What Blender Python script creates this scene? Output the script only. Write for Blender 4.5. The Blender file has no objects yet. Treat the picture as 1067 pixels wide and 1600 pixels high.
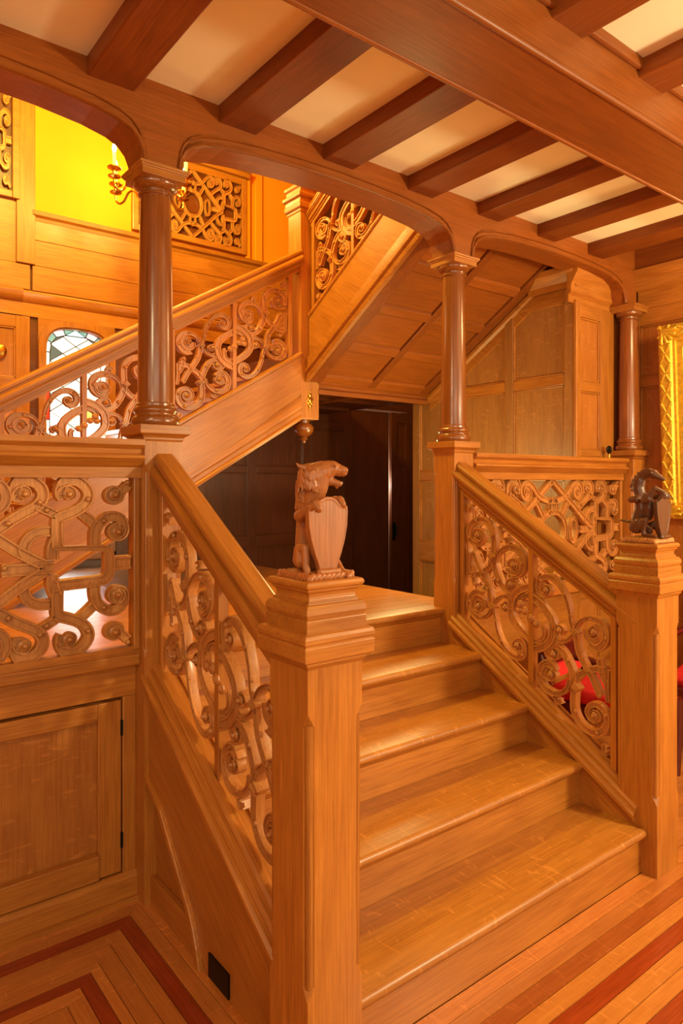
import bpy, bmesh, math, random
from mathutils import Vector as V, Matrix
random.seed(7)
C = bpy.context.scene.collection
sc = bpy.context.scene
# ---------------- camera, world, lights, exposure ----------------
FPX = 1084.3; HEAD = 0.66437
cam = bpy.data.objects.new('camera', bpy.data.cameras.new('camera')); C.objects.link(cam)
cam.location = (0, 0, 1.532); cam.rotation_euler = (math.pi/2, 0, -HEAD)
cam.data.sensor_fit = 'VERTICAL'; cam.data.sensor_height = 36; cam.data.sensor_width = 24
cam.data.lens = FPX/1600*36; cam.data.shift_y = -45.9/1600; cam.data.clip_start = 0.02
sc.camera = cam
vs = sc.view_settings; vs.view_transform = 'Standard'; vs.look = 'None'; vs.gamma = 1; vs.use_curve_mapping = False
vs.exposure = 0.42
w = bpy.data.worlds.new('world'); sc.world = w; w.use_nodes = True
bg = w.node_tree.nodes['Background']; bg.inputs[0].default_value = (.96, .90, .56, 1); bg.inputs[1].default_value = 0.2
def area(name, loc, target, sx, sy, power, col):
    l = bpy.data.lights.new(name, 'AREA'); l.shape = 'RECTANGLE'; l.size = sx; l.size_y = sy; l.energy = power; l.color = col
    o = bpy.data.objects.new(name, l); C.objects.link(o); o.location = loc
    o.rotation_euler = (V(target)-V(loc)).to_track_quat('-Z', 'Y').to_euler(); return o
def point(name, loc, power, col, r=.05):
    l = bpy.data.lights.new(name, 'POINT'); l.energy = power; l.color = col; l.shadow_soft_size = r
    o = bpy.data.objects.new(name, l); C.objects.link(o); o.location = loc; return o
area('rear_fill', (-.6, -2.9, 2.0), (1.8, 2.0, 1.1), 3.2, 1.9, 52, (.97, .95, .64))  # large soft fill added behind the camera, standing for unseen windows
area('side_windows', (4.25, -.9, 1.7), (1.2, 1.6, 1.2), 1.6, 1.7, 40, (1, .80, .46))
area('left_fill', (-2.45, .3, 1.9), (.8, 1.8, .2), 1.4, 1.4, 14, (1, .92, .6))  # fill added from the left for the lower-left floor; no window here
point('left_floor_fill', (-.55, .75, 2.6), 24, (1, .90, .52), .1)  # added overhead fill, brightens the left floor
point('passage_lamp', (3.05, 3.2, 1.55), 19, (1, .86, .32), .22)
point('hall_warm_fill', (3.75, 1.35, 2.7), 22, (1, .68, .30), .12)  # unseen warm fill added under the hall ceiling
point('hall_side_lamp', (3.2, -.6, 1.95), 170, (1, .92, .54), .12)  # unseen lamp on the side joist shadows suggest, set low to brighten the plaster
point('flight_fill', (2.0, 3.1, 2.55), 1.5, (1, .70, .30), .15)  # weak fill added to light the front of the second flight
point('gallery_lamp', (1.15, 3.5, 4.25), 180, (1, .95, .16), .15)
# ---------------- helpers ----------------
class MB:
    def __init__(s): s.v = []; s.f = []
    def add(s, vs, fs):
        o = len(s.v); s.v += [tuple(p) for p in vs]; s.f += [tuple(i+o for i in f) for f in fs]; return s
    def hexa(s, p): return s.add(p, [(0,3,2,1),(4,5,6,7),(0,1,5,4),(1,2,6,5),(2,3,7,6),(3,0,4,7)])
    def box(s, x0, x1, y0, y1, z0, z1):
        return s.hexa([(x0,y0,z0),(x1,y0,z0),(x1,y1,z0),(x0,y1,z0),(x0,y0,z1),(x1,y0,z1),(x1,y1,z1),(x0,y1,z1)])
    def loft(s, rings, cap=True, close=False):
        n = len(rings[0]); vs = [p for r in rings for p in r]; fs = []
        m = len(rings); R = range(m if close else m-1)
        for i in R:
            k = (i+1) % m
            for j in range(n): fs.append((i*n+j, i*n+(j+1) % n, k*n+(j+1) % n, k*n+j))
        if cap and not close: fs += [tuple(range(n))[::-1], tuple((m-1)*n+j for j in range(n))]
        return s.add(vs, fs)
    def ext(s, prof, A, B, lat):           # profile (lateral, height) swept from A to B, ends cut plumb
        A, B, lat = V(A), V(B), V(lat)
        return s.loft([[P+lat*l+V((0,0,h)) for l, h in prof] for P in (A, B)])
    def prism(s, poly, d):                 # polygon of 3d points pushed along d
        d = V(d); return s.loft([[V(p) for p in poly], [V(p)+d for p in poly]])
    def lathe(s, c, prof, n=24):
        c = V(c); return s.loft([[c+V((r*math.cos(2*math.pi*k/n), r*math.sin(2*math.pi*k/n), z)) for k in range(n)] for r, z in prof])
    def sq(s, cx, cy, prof, ax=1, ay=1):   # square mouldings: (half width, z)
        return s.loft([[(cx-h*ax,cy-h*ay,z),(cx+h*ax,cy-h*ay,z),(cx+h*ax,cy+h*ay,z),(cx-h*ax,cy+h*ay,z)] for h, z in prof])
    def tube(s, pts, r, n=8):
        pts = [V(p) for p in pts]; rings = []
        for i, p in enumerate(pts):
            t = (pts[min(i+1, len(pts)-1)]-pts[max(i-1, 0)]).normalized()
            a = t.cross(V((.3,.5,.81))).normalized(); b = t.cross(a); q = r[i] if isinstance(r, (list, tuple)) else r
            rings.append([p+(a*math.cos(2*math.pi*k/n)+b*math.sin(2*math.pi*k/n))*q for k in range(n)])
        return s.loft(rings)
    def ball(s, c, r, n=10, m=7, ax=(1,1,1)):
        c = V(c); return s.loft([[c+V((ax[0]*r*math.sin(t)*math.cos(2*math.pi*k/n), ax[1]*r*math.sin(t)*math.sin(2*math.pi*k/n), -ax[2]*r*math.cos(t))) for k in range(n)]
                       for t in [math.pi*(.03+.94*i/m) for i in range(m+1)]])
    def cap(s, p0, r0, p1, r1, n=14):      # tapered capsule for carving bodies
        p0, p1 = V(p0), V(p1); d = (p1-p0); t = d.normalized() if d.length > 1e-6 else V((0,0,1))
        a = t.orthogonal().normalized(); b = t.cross(a); rings = []
        for c, r, angs in ((p0, r0, [-80,-55,-30,0]), (p1, r1, [0,30,55,80])):
            for g in angs:
                g = math.radians(g); rr = r*math.cos(g); cc = c+t*r*math.sin(g)
                rings.append([cc+(a*math.cos(2*math.pi*k/n)+b*math.sin(2*math.pi*k/n))*rr for k in range(n)])
        return s.loft(rings)
    def build(s, name, mat, parent=None, smooth=None, bevel=0, loc=(0,0,0), **props):
        me = bpy.data.meshes.new(name); base = V(parent['_w']) if parent is not None and '_w' in parent else V((0,0,0))
        off = base if parent is not None else V(loc)
        me.from_pydata([V(p)-off for p in s.v], [], s.f); me.materials.append(mat)
        bm = bmesh.new(); bm.from_mesh(me); bmesh.ops.recalc_face_normals(bm, faces=bm.faces); bm.to_mesh(me); bm.free()
        if smooth is not None:
            me.shade_smooth(); me.set_sharp_from_angle(angle=math.radians(smooth))
        o = bpy.data.objects.new(name, me); C.objects.link(o)
        if parent is not None:
            o.parent = parent; o['_w'] = tuple(base)
        else: o.location = loc; o['_w'] = tuple(loc)
        if bevel:
            b = o.modifiers.new('b', 'BEVEL'); b.width = bevel; b.segments = 2; b.limit_method = 'ANGLE'; b.angle_limit = math.radians(40)
        for k, val in props.items(): o[k] = val
        return o
def thing(name, label, cat, loc, group=None):
    o = bpy.data.objects.new(name, None); C.objects.link(o); o.location = loc; o['_w'] = tuple(loc); o['label'] = label; o['category'] = cat
    o.empty_display_size = .1
    if group: o['group'] = group
    return o
def bx(*a): return MB().box(*a)
def struct(name, mb, mat, **k):
    o = mb.build(name, mat, None, **k); o['kind'] = 'structure'; return o
# ---------------- materials ----------------
def srgb(r, g, b):
    f = lambda c: (c/255/12.92) if c/255 <= .04045 else ((c/255+.055)/1.055)**2.4
    return (f(r), f(g), f(b), 1)
def base_mat(name):
    m = bpy.data.materials.new(name); m.use_nodes = True; nt = m.node_tree; b = nt.nodes['Principled BSDF']; return m, nt, b
def N(nt, t, **k):
    n = nt.nodes.new(t)
    for a, v in k.items(): setattr(n, a, v)
    return n
def oak(name, grain, light, dark, rough=.38, fleck=0.0, rot=(0,0,0), vary=.10, bump=.12, coat=.14, spec=.5):
    m, nt, b = base_mat(name); L = nt.links.new
    tc = N(nt, 'ShaderNodeTexCoord'); oi = N(nt, 'ShaderNodeObjectInfo')
    m1 = N(nt, 'ShaderNodeMapping'); m1.inputs['Rotation'].default_value = rot
    off = N(nt, 'ShaderNodeVectorMath', operation='SCALE'); off.inputs[0].default_value = (7.3, 5.1, 3.7); L(oi.outputs['Random'], off.inputs['Scale'])
    L(tc.outputs['Object'], m1.inputs[0])
    ad = N(nt, 'ShaderNodeVectorMath', operation='ADD'); L(m1.outputs[0], ad.inputs[0]); L(off.outputs[0], ad.inputs[1])
    def noise(sa, sc_, det, w=None):
        mp = N(nt, 'ShaderNodeMapping'); s3 = [sc_]*3; s3[grain] = sa; mp.inputs['Scale'].default_value = s3; L(ad.outputs[0], mp.inputs[0])
        n = N(nt, 'ShaderNodeTexNoise'); n.inputs['Scale'].default_value = 1; n.inputs['Detail'].default_value = det; n.inputs['Roughness'].default_value = .6
        if w: n.inputs['Distortion'].default_value = w
        L(mp.outputs[0], n.inputs['Vector']); return n
    n1 = noise(5.0, 150, 4); n2 = noise(2.2, 11, 4, 1.2)
    mx = N(nt, 'ShaderNodeMath', operation='MULTIPLY_ADD'); L(n1.outputs[0], mx.inputs[0]); mx.inputs[1].default_value = .6
    m2 = N(nt, 'ShaderNodeMath', operation='MULTIPLY'); L(n2.outputs[0], m2.inputs[0]); m2.inputs[1].default_value = .4; L(m2.outputs[0], mx.inputs[2])
    rp = N(nt, 'ShaderNodeValToRGB'); rp.color_ramp.elements[0].position = .30; rp.color_ramp.elements[1].position = .70
    rp.color_ramp.elements[0].color = dark; rp.color_ramp.elements[1].color = light; L(mx.outputs[0], rp.inputs[0])
    col = rp.outputs[0]
    if fleck:
        fl = noise(26, 7, 2, 2.2)
        r2 = N(nt, 'ShaderNodeMapRange'); r2.inputs[1].default_value = .60; r2.inputs[2].default_value = .68; L(fl.outputs[0], r2.inputs[0])
        r2.inputs[3].default_value = 0; r2.inputs[4].default_value = fleck
        mm = N(nt, 'ShaderNodeMix', data_type='RGBA'); L(r2.outputs[0], mm.inputs[0]); L(col, mm.inputs[6])
        mm.inputs[7].default_value = tuple(min(1, c*1.35+.02) for c in light[:3])+(1,); col = mm.outputs[2]
    hv = N(nt, 'ShaderNodeHueSaturation'); vr = N(nt, 'ShaderNodeMapRange'); L(oi.outputs['Random'], vr.inputs[0])
    vr.inputs[3].default_value = 1-vary; vr.inputs[4].default_value = 1+vary; L(vr.outputs[0], hv.inputs['Value']); L(col, hv.inputs['Color'])
    L(hv.outputs[0], b.inputs['Base Color']); b.inputs['Roughness'].default_value = rough
    b.inputs['Coat Weight'].default_value = coat; b.inputs['Coat Roughness'].default_value = .18; b.inputs['Specular IOR Level'].default_value = spec
    bp = N(nt, 'ShaderNodeBump'); bp.inputs['Strength'].default_value = bump; bp.inputs['Distance'].default_value = .002; L(n1.outputs[0], bp.inputs['Height']); L(bp.outputs[0], b.inputs['Normal'])
    return m
def plain(name, col, rough=.5, metal=0, noise=0, scale=8, emit=0, bump=0):
    m, nt, b = base_mat(name); L = nt.links.new; b.inputs['Base Color'].default_value = col; b.inputs['Roughness'].default_value = rough; b.inputs['Metallic'].default_value = metal
    if noise or bump:
        tc = N(nt, 'ShaderNodeTexCoord'); n = N(nt, 'ShaderNodeTexNoise'); n.inputs['Scale'].default_value = scale; n.inputs['Detail'].default_value = 5; L(tc.outputs['Object'], n.inputs['Vector'])
        if noise:
            rp = N(nt, 'ShaderNodeValToRGB'); rp.color_ramp.elements[0].position = .3; rp.color_ramp.elements[1].position = .7
            rp.color_ramp.elements[0].color = tuple(c*(1-noise) for c in col[:3])+(1,); rp.color_ramp.elements[1].color = col; L(n.outputs[0], rp.inputs[0]); L(rp.outputs[0], b.inputs['Base Color'])
        if bump:
            bp = N(nt, 'ShaderNodeBump'); bp.inputs['Strength'].default_value = bump; bp.inputs['Distance'].default_value = .004; L(n.outputs[0], bp.inputs['Height']); L(bp.outputs[0], b.inputs['Normal'])
    if emit: b.inputs['Emission Color'].default_value = col; b.inputs['Emission Strength'].default_value = emit
    return m
LT, DK = srgb(196,122,46), srgb(146,78,20)
RAKE = math.atan(.615)
OX = oak('oak_along_x', 0, LT, DK); OY = oak('oak_along_y', 1, LT, DK); OZ = oak('oak_upright', 2, LT, DK)
OR = oak('oak_raking', 1, LT, DK, rot=(-RAKE,0,0)); OA = oak('oak_raking_x', 0, LT, DK, rot=(0,math.atan(.585),0))
OT = oak('oak_tread', 0, srgb(194,122,46), srgb(146,80,22), rough=.42, fleck=.42, coat=.12)
OF = oak('oak_floor_x', 0, srgb(208,130,60), srgb(170,92,34), rough=.34, fleck=.35, coat=.25, vary=.14)
OFY = oak('oak_floor_y', 1, srgb(208,130,60), srgb(170,92,34), rough=.34, fleck=.35, coat=.25, vary=.14)
OM = oak('floor_dark_board', 0, srgb(170,88,36), srgb(130,56,18), rough=.34, fleck=.4, coat=.25)
CH = oak('cherry_stripe_x', 0, srgb(158,62,24), srgb(118,38,12), rough=.26, coat=.5); CHY = oak('cherry_stripe_y', 1, srgb(158,62,24), srgb(118,38,12), rough=.26, coat=.5)
CV = oak('carved_oak', 2, srgb(208,138,72), srgb(160,94,42), rough=.38, coat=.2)
DB = oak('beam_oak_x', 0, srgb(160,84,26), srgb(122,60,16), rough=.45, coat=.05, spec=.3); DBY = oak('beam_oak_y', 1, srgb(152,78,24), srgb(112,52,14), rough=.45, coat=.05, spec=.3)
PZ = oak('panel_oak', 2, srgb(192,118,48), srgb(152,82,27), fleck=.35)
GZ = oak('stair_panel_oak', 2, srgb(178,116,54), srgb(138,82,32), fleck=.3, rough=.5, coat=.05)
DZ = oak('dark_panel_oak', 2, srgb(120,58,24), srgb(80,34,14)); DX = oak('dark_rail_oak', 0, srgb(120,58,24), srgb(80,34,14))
CO = oak('column_oak', 2, srgb(156,86,34), srgb(112,54,16), rough=.24, coat=.5)
BST = oak('beast_oak', 2, srgb(186,108,52), srgb(140,74,30), rough=.45, bump=.4)
DRG = oak('dragon_oak', 2, srgb(112,66,40), srgb(80,44,26), rough=.36, coat=.35)
PL = plain('ceiling_plaster', srgb(255,242,206), .9, noise=.08, scale=3)
YP = plain('yellow_plaster', srgb(236,146,8), .85, noise=.14, scale=2.2)
BR = plain('brass', srgb(214,160,70), .25, 1)
IR = plain('black_iron', srgb(24,20,18), .45, .6)
GO = plain('gilt', srgb(246,196,62), .38, .55, noise=.35, scale=45, bump=.8)
RD = plain('red_upholstery', srgb(214,26,22), .7, noise=.12, scale=30)
MG = plain('mahogany', srgb(88,26,14), .25)
LEAD = plain('lead_came', srgb(60,52,44), .6, .3)
# ---------------- strapwork designs: centre lines (along, up) in metres on each pierced panel ----------------
STRAP1 = {'A':[(-.318,.37),(-.306,.358),(-.318,.343),(-.341,.348),(-.35,.371),(-.328,.391),(-.296,.384),(-.286,.357),(-.301,.326),(-.332,.316),(-.365,.332),(-.378,.362),(-.372,.401),(-.343,.43),(-.303,.439),(-.261,.424),(-.233,.393),(-.22,.356),(-.22,.312),(-.223,.274),(-.22,.247),(-.215,.215),(-.199,.174),(-.169,.129),(-.129,.107),(-.094,.119),(-.085,.144),(-.103,.162),(-.129,.153),(-.135,.135),(-.119,.132)],'B':[(-.1,.242),(-.09,.233),(-.106,.219),(-.126,.228),(-.123,.248),(-.097,.259),(-.072,.245),(-.071,.219),(-.094,.197),(-.123,.2)],'B2':[(-.201,.238),(-.196,.266),(-.179,.291),(-.149,.311),(-.113,.316),(-.077,.307),(-.052,.281),(-.043,.248),(-.052,.215),(-.077,.192),(-.106,.193),(-.128,.213)],'C':[(-.374,.16),(-.321,.167),(-.293,.181),(-.251,.206),(-.227,.236)],'C2':[(-.347,.276),(-.332,.245),(-.314,.211),(-.293,.181)],'C3':[(-.376,.216),(-.357,.19),(-.35,.157),(-.341,.119)],'C4':[(-.385,.294),(-.379,.233),(-.381,.16)],'D':[(-.293,.181),(-.268,.144),(-.247,.103),(-.238,.06),(-.23,.029)],'L':[(-.314,.022),(-.301,.011),(-.318,-.008),(-.343,-.001),(-.347,.029),(-.318,.053),(-.286,.04),(-.28,.008)],'L2':[(-.233,.007),(-.254,-.024),(-.296,-.044),(-.339,-.039),(-.368,-.013),(-.376,.025),(-.357,.061),(-.325,.079),(-.293,.07)],'E':[(-.227,.021),(-.206,.054),(-.176,.074),(-.142,.079),(-.119,.06),(-.121,.031),(-.149,.016),(-.166,.03),(-.149,.046)],'F':[(-.22,.017),(-.208,-.022),(-.203,-.059),(-.189,-.105),(-.162,-.154),(-.123,-.189),(-.081,-.199),(-.046,-.179),(-.038,-.146),(-.055,-.116),(-.084,-.118),(-.098,-.142),(-.084,-.155),(-.068,-.142)],'G':[(.0,.144),(-.039,.133),(-.077,.113),(-.106,.078),(-.116,.04),(-.113,-.002),(-.087,-.04),(-.046,-.075),(.0,-.101)],'G2':[(.0,.103),(-.039,.097),(-.065,.076),(-.068,.044),(-.058,.027)],'T1':[(-.385,.503),(-.368,.495),(-.372,.475)],'T2':[(-.156,.344),(-.136,.353),(-.129,.335)]}
BOSS1 = [(-0.321, 0.363), (-0.105, 0.236), (-0.318, 0.011), (-0.149, 0.03), (-0.081, -0.139), (-0.119, 0.142)]
RING1 = [(-0.332, 0.435), (-0.23, 0.369), (-0.374, 0.349), (-0.123, 0.309), (-0.052, 0.247), (-0.193, 0.153), (-0.289, 0.181), (-0.258, 0.102), (-0.374, 0.028), (-0.303, -0.042), (-0.206, -0.043), (-0.176, -0.135), (-0.052, -0.18), (-0.344, 0.275), (-0.341, 0.12), (-0.376, 0.498)]
CLAMP1 = [(-0.233, 0.265), (-0.227, 0.024)]
ROS1 = [(-0.03, 0.029), (0.0, 0.0), (0.031, -0.021), (-0.058, 0.056), (-0.066, 0.029)]
STRAP2 = {'a':[(.34,.253),(.33,.257),(.327,.243),(.344,.236),(.355,.251),(.346,.27),(.324,.27),(.309,.251),(.316,.232),(.303,.245),(.301,.266),(.32,.291),(.351,.297),(.379,.284),(.395,.259),(.393,.231),(.371,.206),(.336,.186),(.301,.165),(.278,.147),(.245,.124)],'b':[(.479,.254),(.469,.256),(.465,.241),(.482,.232),(.498,.242),(.492,.266),(.469,.273),(.448,.26),(.444,.239),(.44,.269),(.465,.293),(.498,.297),(.528,.279),(.544,.248),(.533,.216),(.507,.194),(.477,.18),(.444,.166),(.44,.145),(.44,.11),(.442,.067)],'c':[(.644,.119),(.635,.115),(.637,.099),(.655,.098),(.664,.115),(.653,.136),(.63,.135),(.616,.115),(.63,.092),(.662,.095),(.676,.126),(.653,.159),(.616,.169),(.59,.154),(.57,.131),(.563,.096),(.565,.06)],'d':[(.632,.25),(.623,.245),(.63,.234),(.646,.238),(.648,.259),(.63,.268),(.607,.254),(.607,.232),(.63,.218),(.657,.229),(.667,.258),(.681,.281)],'e':[(.428,.064),(.507,.061),(.59,.056),(.61,.04),(.614,.012),(.614,-.015)],'e2':[(.426,.026),(.426,.064),(.44,.102)],'f':[(.417,.124),(.383,.122),(.353,.106),(.338,.078),(.34,.053),(.367,.032),(.403,.012)],'g':[(.245,.116),(.274,.094),(.309,.067),(.351,.039),(.399,.01)],'h':[(.278,.009),(.313,.007),(.363,.003),(.415,-.001)],'i':[(.44,-.003),(.432,.025)],'j':[(.614,-.017),(.648,-.019),(.685,-.022)],'k':[(.515,.185),(.541,.163),(.57,.135)]}
BOSS2 = [(0.336, 0.251), (0.475, 0.249), (0.641, 0.112), (0.63, 0.245)]
RING2 = [(0.385, 0.223), (0.29, 0.155), (0.541, 0.231), (0.594, 0.154), (0.278, 0.009), (0.678, 0.29), (0.407, 0.195)]
# ---------------- floor: border planks run round the stair foot ----------------
fl = struct('floor', bx(-2.6, 5.9, -3.4, 5.6, -.12, -.012), MG)
def strip(poly, mat):
    MB().prism([(x, y, -.014) for x, y in poly], (0, 0, .014)).build('plank', mat, fl)
ks = [(0,.045,0),(.045,.095,0),(.095,.15,1),(.15,.205,0),(.205,.265,0),(.265,.30,0),(.30,.345,1),(.345,.40,0),(.40,.46,0)]
kk = ks+[(.46+.06*i, .52+.06*i, 0) for i in range(24)]
LX, LY, FY = 1.02, 2.492, 1.36; g = .0012
for a, b, d in kk:
    a += g; b -= g
    if a < 1.8:   # along the low wall (x), mitred at the corner; split in lengths
        cuts = [-2.5, -1.2+random.uniform(-.4,.4), LX-a]
        for i in range(2):
            x0, x1 = cuts[i]+(g if i else 0), cuts[i+1]-(g if i == 0 else 0)
            if b > LY-FY+1.2: continue
            p = [(x0, LY-b), (x1-(b-a if i else 0), LY-b), (x1, LY-a), (x0, LY-a)]
            if LX-b < x0+.05: continue
            strip(p, CH if d else OF)
    if b < 1.9:   # along the stair side (y)
        strip([(LX-b, FY-b), (LX-a, FY-a), (LX-a, LY-a), (LX-b, LY-b)], CHY if d else OFY)
fk = [(-.06,0,0),(0,.055,0),(.055,.115,2),(.115,.175,0),(.175,.235,1),(.235,.295,0),(.295,.345,0),(.345,.405,1)]
fk += [(.405+.06*i, .465+.06*i, 1 if i == 9 else 0) for i in range(50)]
FX = FY+.065
for a, b, d in fk:
    a += g; b -= g; cut = 2.0+random.uniform(-.5,1.6)
    if b < .4: cut = 9
    lx = LX-max(a, 0); lb = LX-max(b, 0)
    for x0, x1 in ((None, min(cut, 5.8)), (cut, 5.8)):
        if x1-(x0 or 0) < .05: continue
        strip([(lb if x0 is None else x0+g, FY-b), (x1-g, FY-b), (x1-g, FY-a), (lx if x0 is None else x0+g, FY-a)], (OF, CH, OM)[d])
for i in range(19):      # beyond the right balustrade
    a = FX+.06*i; strip([(2.79, a+g), (5.8, a+g), (5.8, a+.06-g), (2.79, a+.06-g)], OF)
# ---------------- room shell ----------------
ZC = 3.0
ceil = struct('ceiling', bx(-2.6, 4.6, -3.4, 2.56, 3.12, 3.3), PL)
ceil2 = struct('ceiling_1', bx(-2.6, 5.9, 2.5, 5.6, 5.3, 5.4), YP)
jx = [.868+.505*(k-4) for k in range(0, 11)]
for k, x in enumerate(jx):
    MB().box(x-.085, x+.085, 1.40, 2.43, 2.935, 3.1).build('joist', DBY, ceil, bevel=.006)
    bx(x-.085, x+.085, -3.3, 1.30, 2.94, 3.1).build('joist', DBY, ceil, bevel=.006)
    if k+1 < len(jx):
        for y0, y1 in ((1.50, 2.425), (-3.3, 1.262)):
            pn = bx(x+.08, jx[k+1]-.08, y0, y1, 3.0, 3.03).build('plaster_panel', PL, ceil)
mbm = bx(-2.6, 4.4, 1.262, 1.522, 2.80, 3.1).build('main_beam', DB, ceil)
for y in (1.262, 1.522):
    MB().tube([(-2.6, y, 2.806), (4.4, y, 2.806)], .012, 8).build('bead_moulding', DB, mbm, smooth=60)
    bx(-2.6, 4.4, y-.02 if y < 1.4 else y, y if y < 1.4 else y+.02, 2.96, 3.0).build('cornice_strip', DB, mbm, bevel=.006)
# arched beam over the columns
XS = [-.570+1.627*k for k in range(4)]            # column centres
pts = [(0,2.69),(.004,2.725),(.018,2.76),(.045,2.79),(.09,2.812),(.18,2.832),(.34,2.849),(.54,2.859),(.74,2.862)]
def arch(x0, x1):
    h = (x1-x0)/2; s = h/.74; L = [(x0+a*s, z) for a, z in pts]; return L+[(x1-a*s, z) for a, z in pts[::-1][1:]]
ar = MB(); am = MB(); path = []
for k in range(3):
    A = arch(XS[k]+.07, XS[k+1]-.07)
    for (xa, za), (xb, zb) in zip(A, A[1:]):
        ar.hexa([(xa,2.42,za),(xb,2.42,zb),(xb,2.565,zb),(xa,2.565,za),(xa,2.42,3.1),(xb,2.42,3.1),(xb,2.565,3.1),(xa,2.565,3.1)])
    am.tube([(x, 2.418, z+.012) for x, z in A], .011, 6); am.tube([(x, 2.418, z+.045) for x, z in A], .006, 6)
for x in XS: ar.box(x-.0705, x+.0705, 2.42, 2.565, 2.69, 3.1)
bres = struct('trim_1', ar, DB); am.build('arch_moulding', DB, bres, smooth=60)
# walls
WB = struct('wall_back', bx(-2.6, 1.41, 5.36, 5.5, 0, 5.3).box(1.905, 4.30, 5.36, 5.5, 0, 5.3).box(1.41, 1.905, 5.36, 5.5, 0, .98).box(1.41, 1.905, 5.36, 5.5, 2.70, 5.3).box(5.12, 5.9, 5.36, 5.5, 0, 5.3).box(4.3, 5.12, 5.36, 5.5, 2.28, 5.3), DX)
struct('wall_left', bx(-2.75, -2.6, -3.4, 5.5, 0, 5.3), PZ)
struct('wall_upper', bx(-2.6, 3.98, 2.43, 2.56, 3.1, 5.3), YP)
struct('wall_far_right', bx(5.9, 6.0, -3.4, 5.6, 0, 5.3), DZ)
def panelled(parent, M, us, vs, st, mats, n0=0, n1=.022, moul=True):
    """stiles and rails standing proud (n1) with recessed panels between; us/vs: list of (lo,hi) of the member bands"""
    mz, mx, mp = mats
    def bxf(u0, u1, v0, v1, a, b): return MB().hexa([M(u0,v0,a),M(u1,v0,a),M(u1,v0,b),M(u0,v0,b),M(u0,v1,a),M(u1,v1,a),M(u1,v1,b),M(u0,v1,b)])
    for u0, u1 in us: bxf(u0, u1, vs[0][0], vs[-1][1], n0, n1).build('stile', mz, parent, bevel=.003)
    for i in range(len(us)-1):
        a, b = us[i][1], us[i+1][0]
        for v0, v1 in vs: bxf(a, b, v0, v1, n0, n1-.001).build('rail', mx, parent, bevel=.003)
        for j in range(len(vs)-1):
            c, d = vs[j][1], vs[j+1][0]
            p = bxf(a, b, c, d, n0, n0+.006).build('panel', mp, parent)
            if moul:
                t = .012; r = MB()
                for q in ((a,b,c,c+t),(a,b,d-t,d),(a,a+t,c,d),(b-t,b,c,d)): r.add(*fr(M, q, n0+.005, n1*.75))
                r.build('panel_moulding', mx, p, bevel=.003)
def fr(M, q, a, b):
    u0, u1, v0, v1 = q
    return [M(u0,v0,a),M(u1,v0,a),M(u1,v0,b),M(u0,v0,b),M(u0,v1,a),M(u1,v1,a),M(u1,v1,b),M(u0,v1,b)], [(0,3,2,1),(4,5,6,7),(0,1,5,4),(1,2,6,5),(2,3,7,6),(3,0,4,7)]
MBk = lambda u, v, n: (u, 5.36-n, v)
# lower part of the back wall (under and beside the flights): dark panelling of the passage
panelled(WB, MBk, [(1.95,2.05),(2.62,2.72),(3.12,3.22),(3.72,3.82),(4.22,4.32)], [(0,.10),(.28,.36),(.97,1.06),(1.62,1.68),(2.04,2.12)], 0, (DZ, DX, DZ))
# panelling round the stair window
panelled(WB, MBk, [(-2.5,-2.4),(-1.6,-1.5),(-.7,-.6),(.25,.33),(.72,.80),(1.225,1.32)], [(.9,1.0),(1.5,1.58),(2.17,2.28),(2.645,2.73)], 0, (OZ, OX, PZ))
for x0, x1, mt in ((-2.6, 1.265, 0), (1.265, 3.8, .0)):
    n = .07 if x0 < 0 else .045
    MB().ext([(0,2.735),(n*.4,2.735),(n*.4,2.83),(n*.7,2.84),(n,2.87),(n*1.1,2.90),(n*.9,2.915),(0,2.925)], (x0,5.36,0), (x1,5.36,0), (0,-1,0)).build('cornice', OX, WB, smooth=30)
for z0, z1 in ((2.925,3.105),(3.108,3.29),(3.293,3.445)):
    for a, b in ((-2.6, .2), (.2, 1.32), (1.335, 3.83)):
        if b < 1.33 and z0 > 3.1: continue
        bx(a+.001, b-.001, 5.36-.028, 5.36, z0, z1).build('board', OX, WB, bevel=.002)
bx(-2.6, 1.32, 5.335, 5.36, 3.108, 3.56).build('board', OX, WB)
MB().ext([(0,3.43),(.03,3.43),(.035,3.455),(.055,3.47),(.06,3.50),(0,3.505)], (1.335,5.36,0), (3.62,5.36,0), (0,-1,0)).build('sill_moulding', OX, WB, smooth=30)
bx(1.225, 1.352, 5.315, 5.36, 3.108, 5.2).build('stile', OZ, WB, bevel=.004)
bx(1.352, 3.83, 5.34, 5.36, 3.505, 5.3).build('plaster_panel', YP, WB)
MB().box(3.10, 3.14, 5.31, 5.36, 3.505, 5.2).box(3.2, 3.27, 5.32, 5.36, 3.505, 5.2).build('pilaster_strip', YP, WB, bevel=.004)
MB().ball((1.128,5.334,2.46), .05, 14, 8, (.75,.25,1)).build('brass_medallion', BR, WB, smooth=60)
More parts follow.
